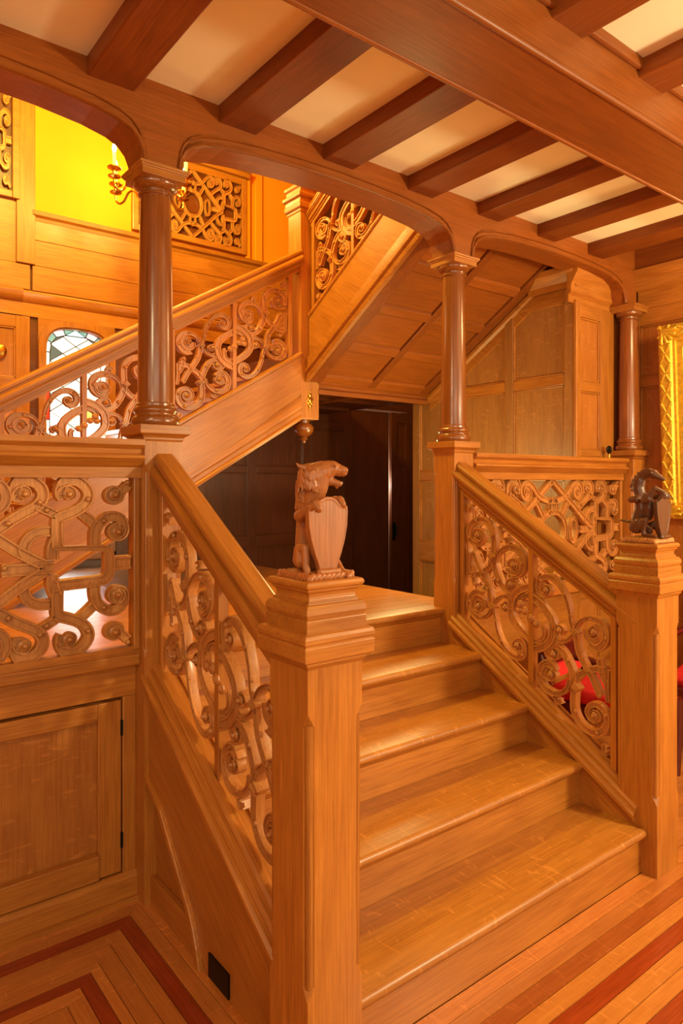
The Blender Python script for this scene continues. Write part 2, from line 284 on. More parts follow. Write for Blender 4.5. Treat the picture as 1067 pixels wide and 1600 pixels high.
# stair window: arched frame, leaded panes
WIN = struct('window_1', MB(), OZ)
wx0, wx1, wz0 = 1.42, 1.895, 1.0
def head(o, n=14):
    c = (wx0+wx1)/2; h = (wx1-wx0)/2-o; return [(c+h*math.copysign(abs(math.cos(t))**.62, math.cos(t)), 2.50+(.19-o)*math.sin(t)**.8 if math.sin(t) > 0 else 2.50) for t in [math.pi*i/n for i in range(n+1)]]
H0, H1, H2 = head(-.045), head(0), head(.05)
def jamb(Ha, Hb, y0, y1):
    Pa = [(Ha[0][0], wz0)]+Ha+[(Ha[-1][0], wz0)]; Pb = [(Hb[0][0], wz0)]+Hb+[(Hb[-1][0], wz0)]
    return MB().loft([[(a[0],y0,a[1]),(b[0],y0,b[1]),(b[0],y1,b[1]),(a[0],y1,a[1])] for a, b in zip(Pa, Pb)])
jamb(H0, H1, 5.318, 5.40).build('window_frame', OZ, WIN)
jamb(H1, [(x, z) for x, z in head(.012)], 5.33, 5.41).build('window_bead', OZ, WIN)
sp = MB()
hp = head(-.045)
for i in range(7): sp.hexa([(hp[i][0],5.335,hp[i][1]),(hp[i+1][0],5.335,hp[i+1][1]),(hp[i+1][0],5.365,hp[i+1][1]),(hp[i][0],5.365,hp[i][1]),(hp[i][0],5.335,2.735),(hp[i+1][0],5.335,2.735),(hp[i+1][0],5.365,2.735),(hp[i][0],5.365,2.735)])
for i in range(7, 14): sp.hexa([(hp[i][0],5.335,hp[i][1]),(hp[i+1][0],5.335,hp[i+1][1]),(hp[i+1][0],5.365,hp[i+1][1]),(hp[i][0],5.365,hp[i][1]),(hp[i][0],5.335,2.735),(hp[i+1][0],5.335,2.735),(hp[i+1][0],5.365,2.735),(hp[i][0],5.365,2.735)])
sp.build('arch_spandrel', OX, WB)
def glow(name, col, e):
    m, nt, b = base_mat(name); b.inputs['Base Color'].default_value = col; b.inputs['Emission Color'].default_value = col; b.inputs['Emission Strength'].default_value = e; b.inputs['Roughness'].default_value = .1; return m
GW = glow('backlit_clear_glass', (.93,.96,1,1), .62); GB = glow('backlit_bright_glass', (1,.98,.93,1), 7.5); GG = glow('backlit_green_glass', srgb(150,205,185), .6); GR = glow('backlit_red_glass', srgb(220,50,30), .7); GA = glow('backlit_amber_glass', srgb(250,200,110), .9)
# border panes along the arch and jambs, diamond quarries inside
def pane(poly, mat): MB().prism([(x, 5.385, z) for x, z in poly], (0,.008,0)).build('pane', mat, WIN)
ca = MB()
def came(a, b, r=.0035): ca.tube([(a[0],5.383,a[1]),(b[0],5.383,b[1])], r, 6)
bo = [(H1[0][0], wz0), (H1[0][0], 1.5), (H1[0][0], 2.0), (H1[0][0], 2.25)]+H1[::2]+[(H1[-1][0], 2.25), (H1[-1][0], 2.0), (H1[-1][0], 1.5), (H1[-1][0], wz0)]
bi = [(H2[0][0], wz0), (H2[0][0], 1.5), (H2[0][0], 2.0), (H2[0][0], 2.25)]+H2[::2]+[(H2[-1][0], 2.25), (H2[-1][0], 2.0), (H2[-1][0], 1.5), (H2[-1][0], wz0)]
for i in range(len(bo)-1):
    pane([bo[i], bo[i+1], bi[i+1], bi[i]], [GR, GW, GG, GW][i % 4] if (i < 4 or i > len(bo)-6) else [GW, GG][i % 2])
    came(bo[i], bi[i]); came(bi[i], bi[i+1])
cx = (wx0+wx1)/2
def inside(x, z):
    if abs(x-cx) > .19: return False
    if z < 2.5: return z > wz0
    return z < 2.5+.14*max(0, 1-(abs(x-cx)/.1875)**2.4)**.5
st, sz = .094, .125
for i in range(-3, 4):
    for j in range(0, 28):
        x = cx+i*st; z = wz0+j*sz/1.0*.5
        if (i+j) % 2: continue
        P = [(x, z-sz/2), (x+st, z), (x, z+sz/2), (x-st, z)]
        if sum(inside(*p) for p in P) < 2 or not inside(x, z): continue
        P = [(max(cx-.187, min(cx+.187, a)), b) for a, b in P]
        pane(P, GB if (z < 2.06 and (i*3+j) % 4) else (GA if (i+j*2) % 7 == 0 and z < 2.1 else GW))
        for q in range(4): came(P[q], P[(q+1) % 4], .0028)
ca.build('lead_came', LEAD, WIN, smooth=60)
bx(1.40, 1.915, 5.29, 5.40, .95, 1.0).build('window_sill', OX, WIN, bevel=.006)
# ---------------- right side: stair wall, pier, hall wall ----------------
XR = 3.83
sof = lambda y: 2.206+.62*(3.80-y)            # underside of the upper flight
WS = struct('wall_stair', MB().prism([(XR+.022, 2.545, 0), (XR+.022, 3.97, 0), (XR+.022, 3.97, 5.3), (XR+.022, 2.545, 5.3)], (.12, 0, 0)), GZ)
MBr = lambda u, v, n: (XR+.022-n, u, v)
ys = [(2.535,2.60),(3.0,3.07),(3.50,3.57),(3.90,3.97)]
panelled(WS, MBr, ys, [(0,.12),(.93,1.07),(1.55,1.62),(2.155,2.22),(2.68,2.76)], 0, (GZ, OY, GZ))
MB().ext([(0,-.12),(0,.0),(-.03,.0),(-.03,-.03),(-.018,-.05),(-.018,-.12)], (XR+.022, 2.60, sof(2.60)), (XR+.022, 3.80, sof(3.80)), (1,0,0)).build('raking_rail', OR, WS, bevel=.003)
cor = [(0,2.76),(.02,2.76),(.02,2.80),(.05,2.835),(.07,2.85),(.075,2.885),(0,2.885)]
MB().ext(cor, (XR,2.50,0), (XR,2.86,0), (-1,0,0)).build('cornice', OY, WS, smooth=30)
bx(XR-.003, XR+.026, 2.508, 2.534, 0, 2.68).build('corner_post', OZ, WS, bevel=.006)
bx(3.84, 3.97, 3.97, 3.985, 0, 2.17).build('door_lining', OZ, WS)
WP = struct('wall_pier', bx(XR+.03, 4.46, 2.539, 2.66, 0, 3.0), OZ)
MBp = lambda u, v, n: (u, 2.539-n, v)
panelled(WP, MBp, [(XR+.027,3.89),(4.11,4.27)], [(0,.12),(.80,.93),(1.70,1.74),(2.115,2.18),(2.58,2.66)], 0, (OZ, OX, PZ))
MB().ext([(0,2.66),(.012,2.66),(.012,2.70),(.03,2.72),(.03,2.76),(.05,2.80),(.075,2.835),(.08,2.885),(0,2.885)], (XR-.06,2.539,0), (4.24,2.539,0), (0,-1,0)).build('cornice', OX, WP, smooth=30)
WH = struct('wall_right', bx(4.425, 4.55, -3.4, 2.66, 0, 3.1), OZ)
MBh = lambda u, v, n: (4.425-n, u, v)
yh = [(2.41,2.54)]+[(1.84-.57*k-.08, 1.84-.57*k) for k in range(0, 7)]
yh = sorted(yh)
panelled(WH, MBh, yh, [(0,.16),(.86,.97),(1.56,1.63),(2.165,2.235),(2.57,2.68)], 0, (OZ, OY, PZ))
MB().ext([(0,2.68),(.025,2.68),(.025,2.79),(.04,2.80),(.055,2.84),(.06,2.87),(.085,2.90),(.09,2.93),(0,2.93)], (4.425,-3.3,0), (4.425,2.42,0), (-1,0,0)).build('cornice', OY, WH, smooth=30)
bx(4.36, 4.425, -3.3, 2.42, 2.93, 3.1).build('frieze', DBY, WH)
# ---------------- low wall under the landing, left of the stair ----------------
WL = struct('wall_landing', bx(-2.6, .985, 2.535, 2.60, 0, .868).box(2.79, 3.83, 2.50, 2.535, 0, .93), OX)
MBl = lambda u, v, n: (u, 2.535-n, v)
def lb(u0, u1, v0, v1, n0, n1): return MB().add(*fr(MBl, (u0,u1,v0,v1), n0, n1))
for a, b in ((-2.6,-.6),(-.598,.985)):
    lb(a, b, .75, .86, 0, .045).build('rail', OX, WL, bevel=.003)
    MB().ext([(0,0),(.06,0),(.065,.02),(.05,.035),(.05,.05),(.035,.065),(0,.065)], (a,2.535,.86), (b,2.535,.86), (0,-1,0)).build('sill_moulding', OX, WL, smooth=30)
    MB().ext([(0,0),(.06,0),(.06,.09),(.045,.105),(0,.105)], (a,2.535,0), (b,2.535,0), (0,-1,0)).build('baseboard', OX, WL, bevel=.002)
    lb(a, b, 0.0, .02, .06, .072).build('shoe_moulding', OX, WL)
lb(.935, .985, .1, .75, 0, .045).build('stile', OZ, WL, bevel=.004)
lb(-.62, -.57, .1, .75, 0, .045).build('stile', OZ, WL)
lb(-2.6, -.62, .1, .75, 0, .03).build('panel', PZ, WL)
dr = struct('door_1', MB(), OZ)
lb(-.565, .93, .112, .738, .005, .022).build('panel', PZ, dr)
for a, b in ((-.565,-.45),(.846,.93)): lb(a, b, .112, .738, .022, .043).build('stile', OZ, dr, bevel=.003)
lb(-.45, .846, .675, .738, .022, .043).build('rail', OX, dr, bevel=.003)
lb(-.45, .846, .112, .20, .022, .056).build('rail', OX, dr, bevel=.003)
for z in (.61, .20):
    h = lb(.926, .934, z, z+.055, .03, .05).build('hinge', IR, dr)
# passage door (ajar) in the back wall
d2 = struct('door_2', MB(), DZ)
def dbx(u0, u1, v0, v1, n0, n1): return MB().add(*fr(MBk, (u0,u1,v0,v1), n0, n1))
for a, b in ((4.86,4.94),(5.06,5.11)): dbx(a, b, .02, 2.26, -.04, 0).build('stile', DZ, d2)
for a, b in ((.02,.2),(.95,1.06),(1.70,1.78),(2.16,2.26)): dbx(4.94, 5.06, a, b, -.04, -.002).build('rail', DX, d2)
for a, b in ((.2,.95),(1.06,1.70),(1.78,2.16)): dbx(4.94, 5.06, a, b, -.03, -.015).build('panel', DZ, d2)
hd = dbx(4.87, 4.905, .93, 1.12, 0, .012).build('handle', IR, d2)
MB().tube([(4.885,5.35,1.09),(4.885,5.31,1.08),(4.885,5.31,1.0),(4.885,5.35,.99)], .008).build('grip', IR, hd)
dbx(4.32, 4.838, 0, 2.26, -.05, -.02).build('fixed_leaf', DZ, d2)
struct('wall_beyond', bx(4.2, 5.8, 5.62, 5.68, 0, 2.6), PL)
point('room_beyond_lamp', (4.85, 5.56, 1.5), 14, (1,.82,.7), .03)
# ---------------- the staircase ----------------
RISE, RUN, Y0 = .178, .271, 1.394
K = .615
st = thing('staircase', 'short main flight of five broad oak steps between the carved newels', 'stairs', (1.86, 1.4, 0))
for i in range(5):
    y = Y0+i*RUN; z = (i+1)*RISE; last = i == 4
    if not last:
        n = 8; prof = [(0,z-.032),(-.004,z-.034)]
        p = [(y+RUN+.04, z-.034)]+[(y+.017-.017*math.sin(math.pi*k/n), z-.017-.017*math.cos(math.pi*k/n)) for k in range(n+1)]+[(y+RUN+.04, z)]
        MB().loft([[(x, a, b) for a, b in p] for x in (1.128, 2.612)]).build('tread', OT, st, smooth=40)
    bx(1.128, 2.611, y+.028, y+.05, z-RISE+(0 if i == 0 else .001), z-.034).build('riser', OX, st)
    MB().ext([(0,-.034),(.014,-.034),(.008,-.045),(0,-.052)], (1.128,y+.028,z), (2.611,y+.028,z), (0,-1,0)).build('scotia', OX, st)
zb = lambda y: .85+K*(y-2.385)                 # top of the stringers
def stringer(x0, x1, name):
    P = [(1.45, -.0), (2.42, -.0), (2.42, zb(2.42)-.03), (1.45, zb(1.45)-.03)]
    return MB().prism([(x0, y, z) for y, z in P], (x1-x0, 0, 0)).build(name, OR, st)
stringer(2.608, 2.72, 'stringer')
MB().prism([(1.028, y, z) for y, z in [(1.45, 0), (2.60, 0), (2.60, zb(2.42)-.03), (2.42, zb(2.42)-.03), (1.45, zb(1.45)-.03)]], (.10, 0, 0)).build('stringer', OR, st)
so = st.children[-1]
# outer board of the left stringer, its raking mouldings, base and vent
zl = lambda y: zb(y)-.40
PO = [(1.5, zb(1.5)-.03), (1.5, 0), (1.97, 0), (2.02, .07), (2.07, .15), (2.12, .205), (2.49, zl(2.49)), (2.49, zb(2.49)-.03)]
MB().prism([(1.0, y, z) for y, z in PO], (.03, 0, 0)).build('outer_string_board', OR, so)
cm = [(2.495, zl(2.495)+.0)]+[(2.3, zl(2.3)), (2.12, .205), (2.08, .165), (2.05, .12), (2.02, .06), (2.0, 0)]
MB().loft([[(.985, y-.018, z), (.985, y+.006, z-.012), (1.03, y+.006, z-.012), (1.03, y-.018, z)] for y, z in cm]).build('curved_moulding', OR, so, bevel=.004)
bx(1.006, 1.028, 2.02, 2.49, 0, .105).build('baseboard', OY, so, bevel=.004)
bx(1.01, 1.028, 2.42, 2.49, .1, .42).build('stile', OZ, so)
vt = bx(.994, 1.0, 1.808, 1.935, .012, .085).build('vent_grille', IR, so)
mould = [(-.066,-.10),(-.066,-.082),(-.078,-.076),(-.088,-.062),(-.088,-.046),(-.078,-.038),(-.068,-.036),(-.068,-.026),(-.058,-.014),(-.048,-.012),(-.048,-.002),(-.038,.008),(-.026,.010),(-.026,.0),(.026,0),(.026,.010),(.038,.008),(.048,-.002),(.048,-.012),(.058,-.014),(.062,-.026),(.062,-.06)]
smould = [(-.040,-.03),(-.046,-.02),(-.046,-.008),(-.036,0),(-.022,.004),(.022,.004),(.036,0),(.046,-.008),(.046,-.02),(.040,-.03)]
# ---------------- pierced strapwork ----------------
def smooth_path(P, sub=3):
    out = []
    for i in range(len(P)-1):
        p0, p1, p2, p3 = P[max(i-1,0)], P[i], P[i+1], P[min(i+2, len(P)-1)]
        for k in range(sub):
            t = k/sub
            out.append(tuple(.5*((2*b)+(-a+c)*t+(2*a-5*b+4*c-d)*t*t+(-a+3*b-3*c+d)*t**3) for a, b, c, d in zip(p0, p1, p2, p3)))
    return out+[P[-1]]
def strap(mb, P, w, t, dn, F, coil=True, sub=3):
    Q = smooth_path(P, sub); n = len(Q); rings = []; m = max(1, int(n*.4))
    for i, (p, q) in enumerate(Q):
        a, b = Q[max(i-1,0)], Q[min(i+1,n-1)]; d = (b[0]-a[0], b[1]-a[1]); L = math.hypot(*d) or 1; nx, ny = -d[1]/L, d[0]/L
        f = 1.0; up = dn
        if coil and i < m: f = .42+.58*(i/m)**1.6; up = dn+.004*(1-i/m)
        h = w*f/2; T = t/2
        prof = [(-1,-T+.004),(-1,T-.003),(-.92,T),(-.62,T),(-.55,T-.008),(.55,T-.008),(.62,T),(.92,T),(1,T-.003),(1,-T+.004),(.62,-T),(.55,-T+.006),(-.55,-T+.006),(-.62,-T)]
        rings.append([F(p+nx*h*s, q+ny*h*s, e+up) for s, e in prof])
    mb.loft(rings)
def disc(mb, c, r, t, F, dome=.5, n=12):
    rings = []
    for rr, e in ((1,-.003),(1,.002),(.8,.005),(.75,.003),(.6,.004),(.55,.004+.25*r*dome*2),(.3,.004+.45*r*dome*2),(.05,.004+.5*r*dome*2)):
        rings.append([F(c[0]+r*rr*math.cos(2*math.pi*k/n), c[1]+r*rr*math.sin(2*math.pi*k/n), t+e) for k in range(n)])
    mb.loft(rings)
WD1 = {'A':.030,'B':.026,'B2':.030,'C':.026,'C2':.024,'C3':.024,'C4':.018,'D':.026,'L':.026,'L2':.030,'E':.025,'F':.026,'G':.034,'G2':.020,'T1':.024,'T2':.022}
WD2 = {'a':.040,'b':.040,'c':.038,'d':.034,'e':.040,'e2':.042,'f':.037,'g':.039,'h':.044,'i':.05,'j':.05,'k':.036,'l':.032,'s':.034,'dm':.036,'ring':.034,'loop':.024,'lug':.032,'top':.022}
STRAP2['h'] = [(.27,0),(.34,0),(.43,0)]; STRAP2['j'] = [(.632,0),(.66,0),(.69,0)]; STRAP2['e'] = STRAP2['e'][:-1]+[(p, -q) for p, q in STRAP2['e'][:-1]][::-1]; del STRAP2['i']
STRAP2['l'] = [(.378,.21),(.407,.195),(.437,.178)]
STRAP2['s'] = [(.245,.24),(.232,.236),(.236,.222),(.256,.226),(.262,.246),(.246,.262),(.222,.25),(.214,.225),(.236,.2),(.268,.205),(.285,.24),(.268,.28),(.225,.288),(.185,.262),(.15,.225),(.105,.197),(.05,.183),(0,.178)]
STRAP2['dm'] = [(0,.300),(.08,.242),(.16,.182),(.245,.120)]
STRAP2['ring'] = [(.125*math.cos(t*math.pi/16), .115*math.sin(t*math.pi/16)) for t in range(9)]
STRAP2['loop'] = [(.205+.036*math.cos(t*math.pi/8), .07*math.sin(t*math.pi/8)) for t in range(9)]
STRAP2['lug'] = [(.085,.085),(.12,.13),(.15,.17)]
STRAP2['top'] = [(.036*math.cos(t*math.pi/8), .15+.045*math.sin(t*math.pi/8)) for t in range(-4, 5)]
for S_, B_, rad_, k_ in ((STRAP1, BOSS1, .034, .82), (STRAP2, BOSS2, .041, .70)):      # open up the coils round their bosses
    for key in S_:
        for c in B_:
            S_[key] = [(c[0]+(p-c[0])*k_, c[1]+(q-c[1])*k_) if math.hypot(p-c[0], q-c[1]) < rad_ else (p, q) for p, q in S_[key]]
def near(keys, S, pt):
    return min(keys, key=lambda k: min(math.hypot(p[0]-pt[0], p[1]-pt[1]) for p in S[k]))
def strapwork(parent, S, Wd, t, F, ops, mat, boss=(), ring=(), clamp=(), ros=(), sub=3, wsc=1, bsz=.0125):
    keys = list(S)
    for oi, (a, b) in enumerate(ops):
        for i, k in enumerate(keys):
            if b < 0 and S is STRAP2 and k in ('h','j','e'): continue
            mb = MB(); G = lambda p, q, n, a=a, b=b: F(a*p, b*q, n)
            strap(mb, S[k], Wd[k]*wsc, t, ((i*7) % 5-2)*.0011, G, coil=len(S[k]) > 8 and k not in ('G','ring','loop','top'), sub=sub)
            for c in boss:
                if near(keys, S, c) == k:
                    disc(mb, c, bsz*wsc, t/2, G, .9)
            for c in ring:
                if near(keys, S, c) == k: disc(mb, c, .0095*wsc, t/2-.003, G, .25, 10)
            for c in clamp:
                if near(keys, S, c) == k:
                    strap(mb, [(c[0]-.014, c[1]+.012), (c[0], c[1]), (c[0]+.014, c[1]-.012)], .030, t+.012, .0, G, coil=False, sub=1)
                    strap(mb, [(c[0]-.011, c[1]+.010), (c[0], c[1]), (c[0]+.011, c[1]-.010)], .014, t+.028, .0, G, coil=False, sub=1)
            mb.build('scroll', mat, parent, smooth=35)
    for c in ros:
        mb = MB(); disc(mb, c, .02, t/2+.002, F, .35, 10); mb.build('rosette', mat, parent, smooth=35)
_hp = [(.027,0),(.040,-.010),(.043,-.016),(.043,-.030),(.036,-.036),(.036,-.044),(.046,-.046),(.056,-.054),(.060,-.064),(.060,-.076),(.054,-.078),(.054,-.086),(.047,-.088),(.040,-.098),(.040,-.112),(.030,-.114),(.030,-.126),(.022,-.128),(.022,-.150)]
hprof = [(-l, h) for l, h in _hp[:1]]+_hp+[(-l, h) for l, h in _hp[::-1]][:-1]
def rail_balustrade(label, F, ends, zt, zbm, axis, lat, mats, loc, cen, ops_extra=1, qs=1.0, base_prof=mould, base_d=0, group='raking strapwork balustrades', ws=1.1):
    """raking balustrade: handrail, bottom moulding, pierced panels with mullions. F maps (along, up, out)."""
    t = thing('stair_balustrade', label, 'balustrade', loc, group)
    (a0, a1) = ends; mr, mz, mc = mats
    A, B = axis(a0), axis(a1)
    MB().ext(hprof, (A[0],A[1],zt(a0)), (B[0],B[1],zt(a1)), lat).build('handrail', mr, t, smooth=24)
    MB().ext(base_prof, (A[0],A[1],zbm(a0)), (B[0],B[1],zbm(a1)), lat).build('base_moulding', mr, t, smooth=24)
    for c in cen:
        def colm(p0, p1, n0, n1, c=c):
            m = MB()
            def pt(p, top, n):
                x, y, z, a = F(p, 0, n, c); return (x, y, (zt(a)-.13) if top else zbm(a)-.01)
            return m.hexa([pt(p0,0,n0),pt(p1,0,n0),pt(p1,0,n1),pt(p0,0,n1),pt(p0,1,n0),pt(p1,1,n0),pt(p1,1,n1),pt(p0,1,n1)])
        fm = colm(-.014, .014, -.019, .0195).build('mullion', mz, t, bevel=.003)
        fm.name = 'carved_panel'
        for s in (-1, 1): colm(s*.415-.014, s*.415+.014, -.024, .026).build('panel_frame', mz, t, bevel=.004)
        strapwork(fm, STRAP1, WD1, .034, lambda p, q, n, c=c: F(p, q*qs, n, c)[:3], [(1,1),(-1,-1)], mc, BOSS1, RING1, CLAMP1, ROS1, wsc=ws)
    return t
ztm = lambda y: 1.625+K*(y-2.388); zbl = lambda y: zb(y)+.0
for nm, x, sgn, lab in (('L', 1.062, -1, 'left raking balustrade running down to the beast newel'), ('R', 2.668, -1, 'right raking balustrade running down to the dragon newel')):
    o = rail_balustrade(lab, lambda p, q, n, c, x=x: (x-n, c-p, .901+(c-1.962)*K+q, c-p), (1.44, 2.425), ztm, zbl,
        lambda a, x=x: (x, a), (1,0,0), (OR, OZ, CV), (x, 2.4, .8), [1.975], qs=1.0)
# level balustrades between the column pedestals
cap = [(-.075,0),(-.075,-.02),(-.068,-.026),(-.055,-.034),(-.052,-.05),(-.07,-.058),(-.074,-.068),(-.06,-.078),(-.048,-.092),(-.035,-.10),(-.035,-.138),(.035,-.138),(.035,-.10),(.048,-.092),(.06,-.078),(.074,-.068),(.07,-.058),(.052,-.05),(.055,-.034),(.068,-.026),(.075,-.02),(.075,0)]
def level(label, x0, x1, y, skip=False):
    t = thing('level_balustrade', label, 'balustrade', ((x0+x1)/2, y, .93), 'level strapwork balustrades')
    MB().ext(cap, (x0,y,1.687), (x1,y,1.687), (0,1,0)).build('handrail', OX, t, smooth=24)
    f = bx(x0, x1, y-.02, y+.02, .90, .938).build('carved_panel', OX, t)
    bx(x0, x1, y-.03, y+.02, .868, .91).build('base_moulding', OX, t, bevel=.006)
    for a, b in ((x0, x0+.025), (x1-.025, x1)): bx(a, b, y-.028, y+.028, .925, 1.56).build('panel_frame', OZ, t, bevel=.005)
    c = (x0+x1)/2; s = ((x1-x0)/2-.02)/.70
    strapwork(f, STRAP2, WD2, .036, lambda p, q, n: (c+p*s, y-n, 1.243+q), [(1,1),(-1,1),(1,-1),(-1,-1)], CV, BOSS2, RING2, bsz=.0185)
level('left level balustrade above the cupboard door, pierced with scrolls', -.497, .984, 2.475)
level('right level balustrade beside the middle column, carved with interlaced diamonds', 2.757, 4.237, 2.462)
# ---------------- landing, side flights ----------------
ld = thing('landing', 'broad boarded landing at the head of the five steps, behind the columns', 'landing', (1.0, 3.8, .7))
bx(-2.6, 2.80, 2.56, 5.35, .70, .868).build('frame', OX, ld)
bx(1.128, 2.61, 2.535, 2.56, .70, .868).build('frame', OX, ld)
n = 8
MB().loft([[(x, a, b) for a, b in [(2.60, .868)]+[(2.495-.017*math.sin(math.pi*k/n), .873-.017*math.cos(math.pi*k/n)) for k in range(n+1)]+[(2.60, .89)]] for x in (1.128, 2.612)]).build('nosing', OT, ld, smooth=40)
for i in range(31):
    y = 2.602+.0886*i
    if y > 5.3: break
    bx(-2.6, 2.80, y+.001, min(y+.0876, 5.34), .868, .89).build('plank', OF, ld)
bx(.985, 1.128, 2.555, 2.60, .868, .89).build('plank', OF, ld); bx(2.606, 2.80, 2.56, 2.60, .868, .89).build('plank', OF, ld)
bx(-2.6, .985, 2.535, 2.60, .868, .889).build('plank', OF, ld)
# flight A: rises to the right along the back
KA = .585; ya = 3.80
zsA = lambda x: 2.386+KA*(x-2.612)
fa = thing('staircase', 'second flight climbing from the landing to the right, behind the left column', 'stairs', (1.5, 3.8, .89))
MB().prism([(x, ya+.022, z) for x, z in [(.14, .892), (.86, .892), (2.64, zsA(2.64)-.452), (2.64, zsA(2.64)-.02), (.14, zsA(.14)-.02 if zsA(.14) > .95 else .95)]], (0, .06, 0)).build('stringer', OA, fa)
MB().prism([(x, ya+.004, z) for x, z in [(.45, .892), (.86, .892), (2.64, zsA(2.64)-.28), (2.64, zsA(2.64)-.283), (2.64, zsA(2.64)-.03), (.45, zsA(.45)-.03)]], (0, .02, 0)).build('string_board', OA, fa)
lowm = [(0,0),(-.02,0),(-.024,.02),(-.012,.035),(-.012,.06),(-.022,.075),(-.022,.095),(-.004,.165),(0,.165)]
MB().ext(lowm, (.80, ya+.022, zsA(.80)-.452), (2.64, ya+.022, zsA(2.64)-.452), (0,1,0)).build('string_moulding', OA, fa, smooth=30)
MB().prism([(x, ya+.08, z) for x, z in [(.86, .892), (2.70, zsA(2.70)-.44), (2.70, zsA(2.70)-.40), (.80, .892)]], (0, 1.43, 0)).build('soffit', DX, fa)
for i in range(8):
    x = .42+.285*i; z = .89+.172*(i+1)
    bx(x, x+.31, ya+.08, 5.31, z-.03, z).build('tread', OY, fa); bx(x+.02, x+.04, ya+.08, 5.31, z-.17, z-.03).build('riser', OY, fa)
rail_balustrade('balustrade of the second flight, rising to the right past the left column', lambda p, q, n, c: (c-p, 3.845-n, 2.116+KA*(c-2.15)+.268+q, c-p), (-.05, 2.645),
    lambda a: 3.077+KA*(a-2.612), lambda a: zsA(a), lambda a: (a, 3.845), (0,1,0), (OA, OZ, CV), (1.5, 3.845, 1.7), [2.15, 1.225, .30], qs=.92, ws=1.25, base_prof=smould)
# corner landing above the passage
cl = thing('corner_landing', 'upper corner landing over the dark passage, with moulded fascia', 'landing', (3.26, 4.5, 2.2))
bx(2.70, 3.98, 3.84, 5.34, 2.19, 2.44).build('frame', DX, cl)
MB().ext([(0,0),(-.03,0),(-.03,.03),(-.015,.04),(-.015,.06),(-.04,.075),(-.04,.095),(0,.095)], (2.78,3.84,2.135), (3.85,3.84,2.135), (0,1,0)).build('fascia', DB, cl, smooth=30)
for x in (2.72, 3.25): bx(x, x+.07, 3.88, 5.34, 2.165, 2.19).build('rib', DBY, cl)
for y in (4.3, 4.8): bx(2.72, 3.85, y, y+.07, 2.167, 2.19).build('rib', DX, cl)
# flight B: climbs from the corner newel towards the hall
fb = thing('staircase', 'upper flight climbing towards the arch over the right side, with panelled soffit', 'stairs', (3.2, 3.2, 2.2))
y0, y1 = 2.572, 3.80
bz = lambda y: 2.206+.62*(3.80-y)
MB().prism([(2.70, y, z) for y, z in [(y0, bz(y0)+.02), (y1, bz(y1)+.02), (y1, bz(y1)+.435), (y0, bz(y0)+.435)]], (.08, 0, 0)).build('stringer', OR, fb)
MB().ext([(0,0),(-.03,0),(-.034,.018),(-.02,.03),(-.02,.05),(-.034,.062),(-.034,.08),(-.018,.09),(-.018,.105),(-.012,.165),(0,.165)], (2.70,y0,bz(y0)), (2.70,y1,bz(y1)), (1,0,0)).build('string_moulding', OR, fb, smooth=30)
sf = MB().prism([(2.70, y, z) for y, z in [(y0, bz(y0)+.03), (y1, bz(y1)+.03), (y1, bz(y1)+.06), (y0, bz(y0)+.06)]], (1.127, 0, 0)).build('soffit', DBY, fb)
def sofslab(x0, x1, ya_, yb_, h0, h1, nm, m, par):
    MB().prism([(x0, y, z) for y, z in [(ya_, bz(ya_)+h0), (yb_, bz(yb_)+h0), (yb_, bz(yb_)+h1), (ya_, bz(ya_)+h1)]], (x1-x0, 0, 0)).build(nm, m, par, bevel=.005)
rb = [2.572+.0, 2.865, 3.165, 3.465, 3.745]
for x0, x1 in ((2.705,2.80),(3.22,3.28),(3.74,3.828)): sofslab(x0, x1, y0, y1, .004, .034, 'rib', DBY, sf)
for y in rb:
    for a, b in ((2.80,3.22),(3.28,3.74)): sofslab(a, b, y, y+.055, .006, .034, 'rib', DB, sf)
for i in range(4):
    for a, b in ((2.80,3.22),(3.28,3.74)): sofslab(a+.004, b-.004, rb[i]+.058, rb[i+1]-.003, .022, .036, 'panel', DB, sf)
for i in range(5):
    y = 3.74-.271*i; z = 2.44+.168*(i+1)
    bx(2.78, XR-.002, y-.29, y, z-.03, z).build('tread', OX, fb); bx(2.78, XR-.002, y-.04, y-.02, z-.168, z-.03).build('riser', OX, fb)
    if y-.29 < 2.65: break
rail_balustrade('balustrade of the upper flight beyond the arch, lit yellow', lambda p, q, n, c: (2.735-n, c+p, 3.225-.62*(c-3.36)+q, c+p), (3.80, 2.575),
    lambda a: 3.38+.62*(3.83-a), lambda a: 2.65+.62*(3.83-a), lambda a: (2.735, a), (1,0,0), (OR, OZ, CV), (2.735, 3.4, 2.9), [3.36], qs=.92, ws=1.25, base_prof=smould)
OB = None
# ---------------- newels, columns ----------------
def chamfer_shaft(cx, cy, h, z0, z1, c0, c1, ch):
    def ring(z, c): return [(cx+sx*(h-(c if k else 0)), cy+sy*(h-(0 if k else c)), z) for sx, sy, o in ((-1,-1,0),(1,-1,1),(1,1,0),(-1,1,1)) for k in ((0,1) if o == 0 else (1,0))]
    e = .0015
    return MB().loft([ring(z0, e), ring(c0, e), ring(c0+.035, ch), ring(c1-.035, ch), ring(c1, e), ring(z1, e)])
def beads(root, cx, cy, h, c0, c1, ch):
    for sx in (-1, 1):
        for sy in (-1, 1):
            q = h-ch*.62
            MB().tube([(cx+sx*q, cy+sy*q, c0+.03), (cx+sx*q, cy+sy*q, c1-.03)], ch*.55, 10).build('corner_bead', OZ, root, smooth=60)
CAPP = [(.085,1.080),(.090,1.088),(.093,1.092),(.093,1.098),(.107,1.104),(.108,1.138),(.104,1.141),(.1085,1.148),(.1085,1.158),(.104,1.167),(.094,1.170)]
CAP2 = [(.0925,1.168),(.0925,1.199),(.088,1.202)]
